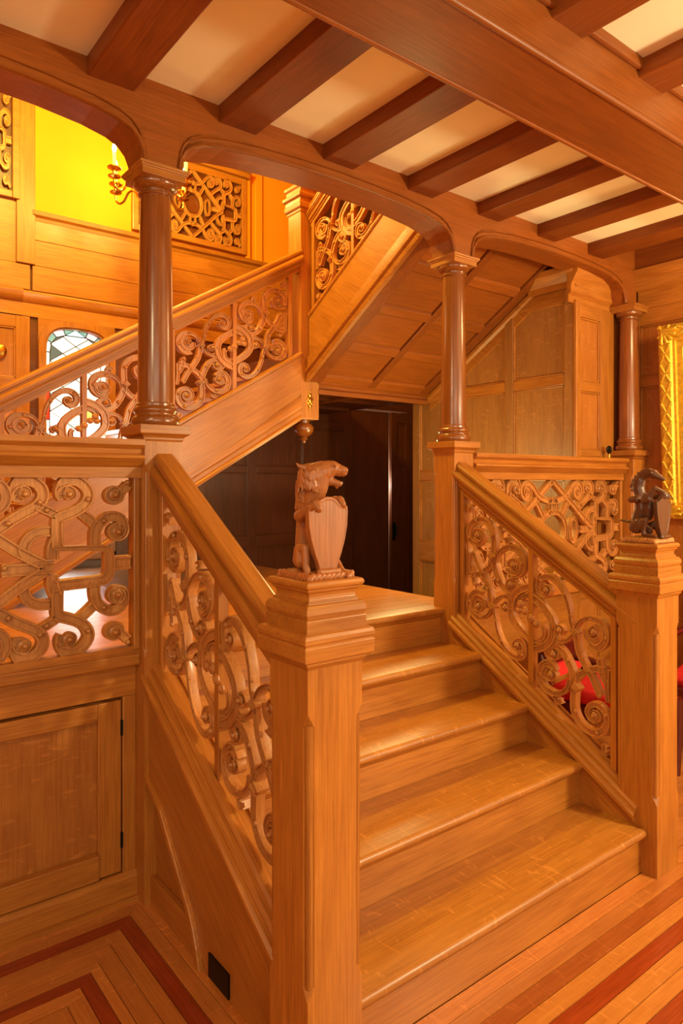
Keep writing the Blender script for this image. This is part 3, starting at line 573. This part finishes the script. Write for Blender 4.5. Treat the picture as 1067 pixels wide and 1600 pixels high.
CAP3 = [(.088,1.201),(.0905,1.205),(.0935,1.213),(.0925,1.224),(.086,1.234),(.078,1.236),(.078,1.243)]
CAP4 = [(.076,1.243),(.073,1.246),(.0725,1.254),(.075,1.262),(.082,1.268),(.082,1.272),(.088,1.276),(.0895,1.283),(.086,1.290),(.080,1.292)]
def newel(label, cx, cy):
    t = thing('newel_post', label, 'newel', (cx, cy, 0), 'front newel posts')
    s = chamfer_shaft(cx, cy, .085, 0, 1.09, .28, .975, .020).build('shaft', OZ, t); beads(s, cx, cy, .085, .28, .975, .020)
    for nm, p, m in (('cap_moulding', CAPP, OX), ('cap_block', CAP2, OX), ('cap_torus', CAP3, OX), ('cap_cornice', CAP4, OX)): MB().sq(cx, cy, p).build(nm, m, t, bevel=.0015)
    return t
newel('thick oak newel post at the stair foot carrying the bristling beast with open jaws', 1.045, 1.442)
newel('thick oak newel post at the stair foot carrying the dark slender dragon', 2.694, 1.442)
def column(label, cx, cy, z0):
    t = thing('column', label, 'column', (cx, cy, z0), 'arcade columns')
    p = chamfer_shaft(cx, cy, .0725, z0, 1.70, 1.02 if z0 > .5 else .9, 1.60, .016).build('pedestal', OZ, t); beads(p, cx, cy, .0725, 1.02 if z0 > .5 else .9, 1.60, .016)
    MB().sq(cx, cy, [(.0725,1.682),(.078,1.69),(.078,1.697),(.086,1.704),(.094,1.708),(.097,1.712),(.097,1.742),(.06,1.744)]).build('pedestal_cap', OX, t, bevel=.0015)
    MB().lathe((cx,cy,0), [(.02,1.743),(.082,1.743),(.088,1.752),(.089,1.762),(.085,1.773),(.078,1.777),(.074,1.784),(.075,1.79),(.080,1.796),(.080,1.804),(.075,1.812),(.071,1.816),(.071,1.824),(.067,1.828),(.02,1.828)], 36).build('base', CO, t, smooth=40)
    MB().lathe((cx,cy,0), [(.0665,1.826)]+[(.0655-.0095*(i/10)**1.6, 1.835+.765*i/10) for i in range(11)], 36).build('shaft', CO, t, smooth=60)
    MB().lathe((cx,cy,0), [(.05,2.596),(.062,2.598),(.0645,2.603),(.062,2.608),(.057,2.610),(.058,2.618),(.066,2.622),(.078,2.630),(.083,2.640),(.081,2.650),(.05,2.652)], 36).build('capital', CO, t, smooth=40)
    MB().sq(cx, cy, [(.070,2.649),(.084,2.650),(.084,2.672),(.090,2.674),(.090,2.678),(.096,2.682),(.097,2.690),(.07,2.691)]).build('abacus', OX, t, bevel=.0015)
    return t
column('tall round oak column on a square pedestal, left, at the head of the beast balustrade', 1.057, 2.482, 0)
column('tall round oak column in the middle, its capital edged in yellow light', 2.684, 2.482, .712)
column('shadowed round oak column tucked against the right-hand wall beside the gilt frame', 4.325, 2.44, 0)
column('round oak column standing further along to the left of the level balustrade', -.57, 2.482, 0)
nu = thing('newel_post', 'corner newel of the upper flights with turned drop and brass ornament', 'newel', (2.714, 3.885, 1.8))
bx(2.638, 2.79, 3.81, 3.96, 1.957, 3.40).build('shaft', OZ, nu, bevel=.006)
MB().sq(2.714, 3.885, [(.076,3.34),(.082,3.35),(.082,3.36),(.094,3.37),(.096,3.40),(.09,3.405),(.09,3.43),(.104,3.44),(.106,3.46),(.085,3.475),(.085,3.50),(.096,3.51),(.096,3.53),(.04,3.55)]).build('cap', OX, nu, bevel=.002)
MB().lathe((2.714,3.885,0), [(.01,1.80),(.016,1.808),(.014,1.818),(.026,1.824),(.03,1.832),(.022,1.842),(.05,1.856),(.066,1.880),(.070,1.905),(.058,1.928),(.04,1.936),(.04,1.958)], 28).build('drop_finial', CO, nu, smooth=50)
orn = MB()
for c, r in (((0,0),.022),((0,.035),.016),((0,-.035),.016),((.016,.012),.012),((-.016,.012),.012),((.014,-.02),.011),((-.014,-.02),.011),((0,.058),.009),((0,-.058),.008),((.02,-.002),.008),((-.02,-.002),.008)):
    orn.ball((2.712+c[0], 3.808, 2.085+c[1]), r, 9, 6, (1,.5,1))
orn.build('brass_ornament', BR, nu, smooth=60)
# ---------------- carved figures ----------------
def carve(root, name, blobs, W, mat, voxel=.0026, sm=4):
    mb = MB()
    for b in blobs:
        if len(b) == 4: mb.cap(b[0], b[2], b[1], b[3], 7); continue
        (x0, y0_, o0, r0), (x1, y1_, o1, r1) = b
        mb.cap(W(x0, y0_, o0), r0*W.s, W(x1, y1_, o1), r1*W.s)
    o = mb.build(name, mat, root)
    m = o.modifiers.new('r', 'REMESH'); m.mode = 'VOXEL'; m.voxel_size = voxel; m.use_smooth_shade = True
    m = o.modifiers.new('s', 'SMOOTH'); m.factor = .5; m.iterations = sm
    return o
class Fig:
    """maps a point of the drawing (x across, y down) with its sideways offset xo to the world; the figure faces -y"""
    def __init__(s, u0, v0, k, cu, pxm, zr, c, si, co): s.__dict__.update(locals()); s.s = 1/(k*pxm)
    def __call__(s, cx, cy, xo):
        z = s.zr-(s.v0+cy/s.k-754.1)/s.pxm; r = (s.u0+cx/s.k-s.cu)/s.pxm
        if xo == 'h': xo = r/1.234; D = .723*xo
        else: D = (r-s.co*xo)/s.si
        return (s.c[0]+xo, s.c[1]-D, z)
BW = Fig(450, 710, 7.62, 493.1, 609, 1.532, (1.045, 1.442), .586, .810)
bs = thing('carved_beast', 'carved oak beast with open jaws holding a shield on the left newel', 'statue', (1.045, 1.442, 1.292))
def pad(root, cx, cy, h, z0, z1, mat):
    MB().sq(cx, cy, [(h-.006,z0),(h-.006,z1-.004),(h-.012,z1),(h-.02,z1+.004)]).build('cushion', mat, root)
    g = MB()
    for i in range(9):
        a = -h+.008+(2*h-.016)*i/8
        for p, q in (((a,-h+.004),(1,0)),((a,h-.004),(1,0)),((-h+.004,a),(0,1)),((h-.004,a),(0,1))):
            d = V((q[0]*.006, q[1]*.006, 0)); c = V((cx+p[0], cy+p[1], (z0+z1)/2))
            g.cap(c-d+V((0,0,-.003)), .0085, c+d+V((0,0,.003)), .0085, 8)
    g.build('rope_edging', mat, root, smooth=60)
pad(bs, 1.045, 1.442, .068, 1.2915, 1.306, BST)
h = 'h'
body = [((195,1240,0,118),(190,1060,0,112)),((190,1060,0,112),(200,800,0,108)),((200,800,0,108),(205,600,0,118)),((205,600,0,118),(225,430,0,135)),((225,430,0,135),(330,260,h,150)),
 ((270,700,0,125),(300,520,0,130)),((300,520,0,130),(345,400,h,128)),((345,400,h,128),(370,250,h,140)),((320,230,h,135),(420,205,h,132)),
 ((420,200,h,128),(520,170,h,100)),((480,150,h,80),(560,165,h,72)),((540,180,h,84),(640,190,h,58)),((640,185,h,58),(676,188,h,42)),((600,225,h,40),(672,225,h,34)),
 ((440,300,h,80),(540,330,h,46)),((540,330,h,46),(615,350,h,34)),((600,352,h,34),(640,338,h,16)),((575,370,h,24),(582,400,h,14)),
 ((545,122,h,34),(612,132,h,22)),((660,262,h,8),(656,284,h,3)),((640,328,h,7),(648,304,h,3)),
 ((270,140,h,40),(190,165,h,46)),((190,165,h,46),(135,140,h,26)),((135,140,h,26),(98,105,h,9)),
 # mane tufts
 ((110,330,0,30),(88,400,0,14)),((105,430,0,30),(84,480,0,12)),((105,500,0,30),(88,560,0,12)),((150,260,0,26),(120,310,0,12)),
 # left foreleg and paw on the shield's edge
 ((140,730,-.036,76),(175,715,-.046,68)),((150,720,-.050,62),(270,620,-.052,52)),((270,620,-.052,50),(345,590,-.046,42)),((335,575,-.046,50),(362,625,-.046,42)),
 ((328,625,-.052,19),(330,662,-.052,13)),((358,634,-.047,19),(358,672,-.047,13)),((388,628,-.042,19),(388,664,-.042,13)),
 # right foreleg and paw
 ((400,640,.045,60),(540,560,.046,50)),((560,540,.046,48),(620,545,.046,44)),((615,540,.046,50),(648,590,.046,40)),
 ((622,600,.042,15),(620,632,.042,10)),((648,605,.046,16),(648,638,.046,11)),((674,600,.05,15),(676,630,.05,10)),
 # left haunch, shin, foot
 ((165,1240,-.040,112),(150,1130,-.045,84)),((150,1120,-.047,62),(205,1090,-.050,46)),((205,1090,-.050,48),(215,1300,-.050,44)),((215,1300,-.050,46),(255,1450,-.050,40)),((250,1450,-.050,42),(285,1485,-.050,34)),
 ((255,1480,-.056,17),(250,1515,-.056,13)),((282,1485,-.050,17),(284,1520,-.050,13)),((310,1480,-.044,17),(314,1512,-.044,13)),
 # right haunch and foot
 ((420,1250,.045,90),(460,1130,.045,70)),((560,1150,.05,55),(590,1080,.05,40)),((560,1250,.05,46),(640,1380,.050,40)),((640,1390,.050,40),(710,1415,.050,32)),
 ((700,1425,.044,15),(700,1455,.044,11)),((724,1420,.050,16),(728,1452,.050,12)),((745,1415,.056,14),(750,1442,.056,10)),
 ((300,900,0,120),(320,1100,0,90)),((320,1100,0,90),(330,1300,0,80))]
rt = random.Random(3)
for k in range(340):                       # locks of the mane, lying down and back over neck and breast
    f_ = rt.random(); ang = rt.uniform(.75, 5.5); cyy = 190+430*f_
    cxx = 275-55*f_; rad = 142-16*f_
    c0 = V(BW(cxx, cyy, 0 if f_ > .45 else h)); dv = V((.81*math.cos(ang)+.586*math.sin(ang), -.586*math.cos(ang)+.81*math.sin(ang), 0)); dv.normalize()
    p0 = c0+dv*rad*BW.s*.97; p1 = p0+dv*.002+V((rt.uniform(-.004,.004), rt.uniform(-.004,.004), -.016))
    body.append((p0, p1, .0050, .0020))
carve(bs, 'body', body, BW, BST, voxel=.0021, sm=2)
ey = MB(); ey.ball(BW(588,140,h), .0042); p = V(BW(588,140,h)); ey.v = []; ey.f = []
for sg in (-1,): ey.ball(p+V((-.016,-.012,0)), .0045)
ey.build('eye', BST, bs, smooth=60)
def shield(root, x, yf, ztop, zbot, hw, mat, lean=0, thick=.016):
    H = ztop-zbot
    O = [(-.16,1.0),(.16,1.0),(.40,.965),(.55,.91),(.75,.875),(.98,.875),(1.0,.80),(.97,.62),(.86,.44),(.68,.26),(.50,.12),(.42,.0)]
    poly = O+[(-a, b) for a, b in O[::-1]][:-1]
    poly = [(a*hw, zbot+b*H) for a, b in poly]
    mb = MB(); f = lambda z: yf-lean*(z-zbot)
    def ring(s, dy): return [(x+a*s, f(b)+dy, zbot+H*.5+(b-zbot-H*.5)*s) for a, b in poly]
    mb.loft([ring(1,thick), ring(1,.003), ring(.985,0), ring(.93,0), ring(.90,.001)])
    o = mb.build('shield', mat, root, bevel=.001)
    s = MB().tube([(x-.030, yf-.004, zbot+.004), (x+.030, yf-.004, zbot+.004)], .0085, 12).ball((x-.030, yf-.004, zbot+.004), .0095).build('scroll_foot', mat, o, smooth=50)
    return o
shield(bs, 1.045, 1.386, BW(0,500,0)[2], BW(0,1385,0)[2], .062, BST)
DW = Fig(965, 720, 10.46, 1011.2, 387.7, 1.532, (2.694, 1.442), .881, .4726)
dg = thing('carved_dragon', 'dark carved dragon with arched neck gripping a shield on the right newel', 'statue', (2.694, 1.442, 1.292))
pad(dg, 2.694, 1.442, .070, 1.2915, 1.312, CV)
db = [((340,1090,0,108),(345,950,0,104)),((345,950,0,104),(400,790,0,106)),((400,790,0,108),(385,580,0,96)),((385,580,0,96),(352,440,0,98)),((352,440,0,98),(375,310,0,92)),((375,310,0,84),(430,220,0,74)),
 ((430,225,0,84),(510,190,0,72)),((510,195,0,70),(585,220,0,74)),((585,225,0,74),(640,258,0,54)),((640,258,0,54),(715,302,0,34)),((700,300,0,28),(735,312,0,20)),((560,275,0,30),(660,290,0,20)),
 ((570,165,0,24),(600,168,0,14)),((540,160,-.01,16),(480,120,-.014,6)),((430,150,0,26),(440,128,0,8)),
 ((270,330,0,34),(250,350,0,14)),((255,400,0,36),(222,425,0,18)),((262,470,0,34),(238,492,0,14)),((300,260,0,30),(280,270,0,12)),((340,200,0,28),(325,195,0,10)),
 ((330,630,-.03,64),(238,640,-.03,52)),((450,800,0,90),(500,650,0,84)),((500,900,0,80),(520,760,0,84)),((470,600,0,70),(520,700,0,80)),
 ((440,640,-.040,64),(500,620,-.046,58)),((480,625,-.046,56),(595,450,-.042,44)),((595,450,-.042,44),(650,480,-.038,40)),((650,480,-.038,40),(725,530,-.036,46)),((690,560,-.044,20),(690,610,-.044,14)),((730,560,-.038,20),(735,615,-.038,14)),((765,560,-.032,20),(775,600,-.032,14)),
 ((600,600,.04,46),(730,520,.04,34)),((730,520,.04,34),(790,560,.04,32)),((780,580,.04,18),(790,625,.04,13)),((810,580,.046,18),(822,620,.046,12)),
 ((320,1075,-.036,120),(370,1015,-.042,100)),((380,1010,-.046,74),(455,960,-.048,52)),((455,960,-.048,52),(430,1110,-.048,40)),((430,1110,-.048,40),(425,1180,-.048,38)),((425,1195,-.048,34),(590,1215,-.046,28)),((560,1220,-.052,18),(620,1232,-.052,14)),
 ((520,1080,.042,80),(600,1020,.046,50)),((600,1020,.046,44),(640,1160,.046,36)),((640,1180,.046,34),(760,1210,.046,28)),
 ((430,1080,0,70),(520,1150,0,50)),((180,1000,0,26),(260,1020,0,34)),((72,988,0,20),(180,1002,0,24))]
carve(dg, 'body', db, DW, DRG, voxel=.003)
shield(dg, 2.694, 1.372, DW(0,575,0)[2], DW(0,1235,0)[2], .055, DRG)
MB().ball(V(DW(585,200,0))+V((-.022,0,.0)), .005).build('eye', DRG, dg, smooth=60)
# ---------------- gallery screens high on the back wall ----------------
def gallery(label, x0, x1, z0, z1):
    t = thing('pierced_screen', label, 'screen', ((x0+x1)/2, 5.33, z0), 'gallery screens')
    b = MB()
    for q in ((x0-.05,x0,z0-.05,z1+.06),(x1,x1+.05,z0-.05,z1+.06),(x0,x1,z0-.05,z0),(x0,x1,z1,z1+.06)): b.add(*fr(MBk, q, .021, .06))
    b.build('frame', OX, t, bevel=.005)
    MB().ext([(0,0),(.07,0),(.08,.03),(.1,.04),(.1,.065),(0,.07)], (x0-.05,5.338,z1+.06), (x1+.06,5.338,z1+.06), (0,-1,0)).build('cornice', OX, t, smooth=30)
    bk = MB().add(*fr(MBk, (x0,x1,z0,z1), .0215, .024)).build('backing', DX, t)
    c = (x0+x1)/2; s = (x1-x0)/1.40; sz_ = (z1-z0)/.60; zc = (z0+z1)/2
    strapwork(bk, STRAP2, WD2, .03, lambda p, q, n: (c+p*s, 5.315-n, zc+q*sz_), [(1,1),(-1,1),(1,-1),(-1,-1)], CV, (), (), sub=2, wsc=.9)
gallery('carved strapwork screen in the yellow stairwell wall, behind the chandelier', 2.12, 3.05, 3.575, 4.13)
gallery('carved strapwork screen at the far left edge, left of the yellow wall', .35, 1.195, 3.60, 4.30)
# ---------------- chandelier ----------------
cx0, cy0, cz0 = 1.90, 4.55, 3.50
ch = thing('chandelier', 'brass chandelier with burning candle lamps hanging behind the left column', 'chandelier', (cx0, cy0, cz0))
MB().lathe((cx0,cy0,0), [(.01,cz0-.10),(.03,cz0-.09),(.02,cz0-.07),(.05,cz0-.05),(.09,cz0-.02),(.10,cz0),(.10,cz0+.012),(.05,cz0+.03),(.03,cz0+.07),(.045,cz0+.10),(.03,cz0+.14),(.012,cz0+.2),(.01,cz0+.24)], 24).build('body', BR, ch, smooth=40)
FL = glow('candle_flame', (1, .86, .5, 1), 40); CD = plain('candle_sleeve', srgb(250,225,150), .5)
for k in range(6):
    a = math.radians(8+60*k); dx, dy = math.cos(a), math.sin(a)
    P = [(.09,.0),(.13,.035),(.17,.02),(.20,-.03),(.235,-.045),(.262,-.02),(.265,.03)]
    arm = MB().tube([(cx0+r*dx, cy0+r*dy, cz0+.01+z) for r, z in smooth_path(P, 3)], .008, 8)
    X, Y = cx0+.265*dx, cy0+.265*dy
    arm.lathe((X,Y,cz0+.03), [(.012,0),(.04,.012),(.042,.018),(.014,.02),(.012,.05),(.03,.062),(.045,.068),(.046,.075),(.012,.076)], 14)
    ar_ = arm.build('arm', BR, ch, smooth=45)
    MB().lathe((X,Y,cz0+.105), [(.012,0),(.012,.10),(.006,.102)], 12).build('candle', CD, ar_, smooth=40)
    MB().lathe((X,Y,cz0+.207), [(.004,0),(.012,.012),(.0135,.028),(.008,.05),(.001,.068)], 12).build('flame_bulb', FL, ar_, smooth=60)
    point('chandelier_candle', (X+dx*.03, Y+dy*.03, cz0+.26), 4.5, (1, .96, .22), .02)
for k in range(3):
    a = math.radians(100+120*k); MB().tube([(cx0+.08*math.cos(a), cy0+.08*math.sin(a), cz0+.01), (cx0+.01*math.cos(a), cy0+.01*math.sin(a), 4.6)], .006, 6).build('chain', BR, ch)
MB().tube([(cx0,cy0,4.55),(cx0,cy0,5.31)], .006, 6).build('rod', BR, ch)
# ---------------- gilt picture frame ----------------
pf = thing('picture_frame', 'wide gilt picture frame carved with leaves on the right-hand wall', 'picture', (4.36, 1.75, 1.31))
def fm(u, v, n): return (4.385-n-(v-1.31)*.055, u, v)
U0, U1, V0, V1, FWd = 1.02, 2.215, 1.305, 2.515, .155
prof = [(0,0),(0,.05),(.02,.062),(.075,.06),(.085,.045),(.10,.045),(.105,.03),(.14,.028),(.155,.012)]
rg = []
for d, n in prof: rg.append([fm(U0+d, V0+d, n), fm(U1-d, V0+d, n), fm(U1-d, V1-d, n), fm(U0+d, V1-d, n)])
MB().loft(rg, cap=False).build('moulding', GO, pf)
lf = MB()
for side in range(4):
    m = 20
    for i in range(m):
        t_ = (i+.5)/m
        for j, off in enumerate((.028, .062)):
            u, v = ((U0+off, V0+(V1-V0)*t_), (U1-off, V0+(V1-V0)*t_), (U0+(U1-U0)*t_, V0+off), (U0+(U1-U0)*t_, V1-off))[side]
            s_ = 1 if (i+j) % 2 else -1
            d = (.012*s_, .022) if side < 2 else (.022, .012*s_)
            lf.cap(fm(u-d[0], v-d[1], .060), .006, fm(u+d[0], v+d[1], .064), .010, 8)
lf.build('leaf_ornament', GO, pf, smooth=60, kind='stuff')
for u, v in ((U0,V0),(U1,V0),(U0,V1),(U1,V1)):
    su = 1 if u == U0 else -1; sv = 1 if v == V0 else -1; cb = MB()
    for a in range(5):
        an = math.pi/2*a/4; cb.cap(fm(u+su*.03, v+sv*.03, .06), .012, fm(u+su*(.03+.085*math.cos(an)), v+sv*(.03+.085*math.sin(an)), .07), .012, 8)
    cb.build('corner_leaf', GO, pf, smooth=60)
MB().hexa([fm(U0+.15,V0+.15,.004),fm(U1-.15,V0+.15,.004),fm(U1-.15,V0+.15,.014),fm(U0+.15,V0+.15,.014),fm(U0+.15,V1-.15,.004),fm(U1-.15,V1-.15,.004),fm(U1-.15,V1-.15,.014),fm(U0+.15,V1-.15,.014)]).build('canvas', plain('dark_canvas', srgb(70,50,30), .6, noise=.4, scale=5), pf)
# ---------------- red chairs beyond the right balustrade ----------------
def chair(label, x, y, rz, high):
    t = thing('upholstered_chair', label, 'chair', (x, y, 0)); t.rotation_euler = (0, 0, rz); b0 = t['_w']; t['_w'] = (0,0,0)
    w_, d_ = .25, .24
    for sx in (-1, 1):
        MB().tube([(sx*w_*.92, -d_, 0), (sx*w_*.95, -d_, .12), (sx*w_, -d_, .26), (sx*w_*.96, -d_, .40)], [.016,.02,.026,.03], 10).build('leg', MG, t, smooth=50)
        MB().tube([(sx*w_*.9, d_+.05, 0), (sx*w_*.92, d_, .4), (sx*w_*.9, d_+.06, high)], [.018,.024,.016], 10).build('leg', MG, t, smooth=50)
        MB().tube([(sx*w_*1.05, -d_*.7, .40), (sx*w_*1.1, -d_*.6, .60), (sx*w_*1.1, 0, .65), (sx*w_*.98, d_, .66)], .018, 10).build('arm', MG, t, smooth=50)
    bx(-w_, w_, -d_-.01, d_, .35, .41).build('seat_rail', MG, t, bevel=.008)
    s = MB().sq(0, 0, [(.22,.40),(.245,.42),(.25,.45),(.235,.485),(.17,.505)], 1, .96).build('seat', RD, t, bevel=.02, smooth=60)
    s2 = MB().hexa([(-.2,d_-.015,.5),(.2,d_-.015,.5),(.2,d_+.035,.5),(-.2,d_+.035,.5),(-.19,d_+.03,high-.06),(.19,d_+.03,high-.06),(.19,d_+.08,high-.06),(-.19,d_+.08,high-.06)]).build('backrest', RD, t, bevel=.015)
    MB().hexa([(-.24,d_+.02,high-.06),(.24,d_+.02,high-.06),(.24,d_+.08,high-.06),(-.24,d_+.08,high-.06),(-.2,d_+.03,high+.03),(.2,d_+.03,high+.03),(.2,d_+.09,high+.03),(-.2,d_+.09,high+.03)]).build('crest_rail', MG, t, bevel=.012)
    return t
chair('red upholstered chair seen through the right balustrade scrolls', 3.36, 1.98, .15, .62)
chair('dark mahogany armchair half hidden behind the dragon newel at the right edge', 4.08, 1.72, -1.35, .92)
# ---------------- small metal ornament on the level rail ----------------
om = thing('metal_ornament', 'small black metal ornament standing on the right level rail', 'ornament', (4.135, 2.47, 1.688))
MB().lathe((4.135,2.47,1.687), [(.022,0),(.022,.005),(.006,.01),(.005,.03),(.01,.034),(.004,.04)], 14).build('stem', BR, om, smooth=40)
MB().tube([(4.135+.02*math.cos(a*math.pi/8), 2.47, 1.687+.058+.02*math.sin(a*math.pi/8)) for a in range(17)], .007, 8).build('ring', IR, om, smooth=60)
MB().ball((4.135,2.463,1.745), .013).build('knob', IR, om, smooth=60)
for o in bpy.data.objects:
    if '_w' in o: del o['_w']
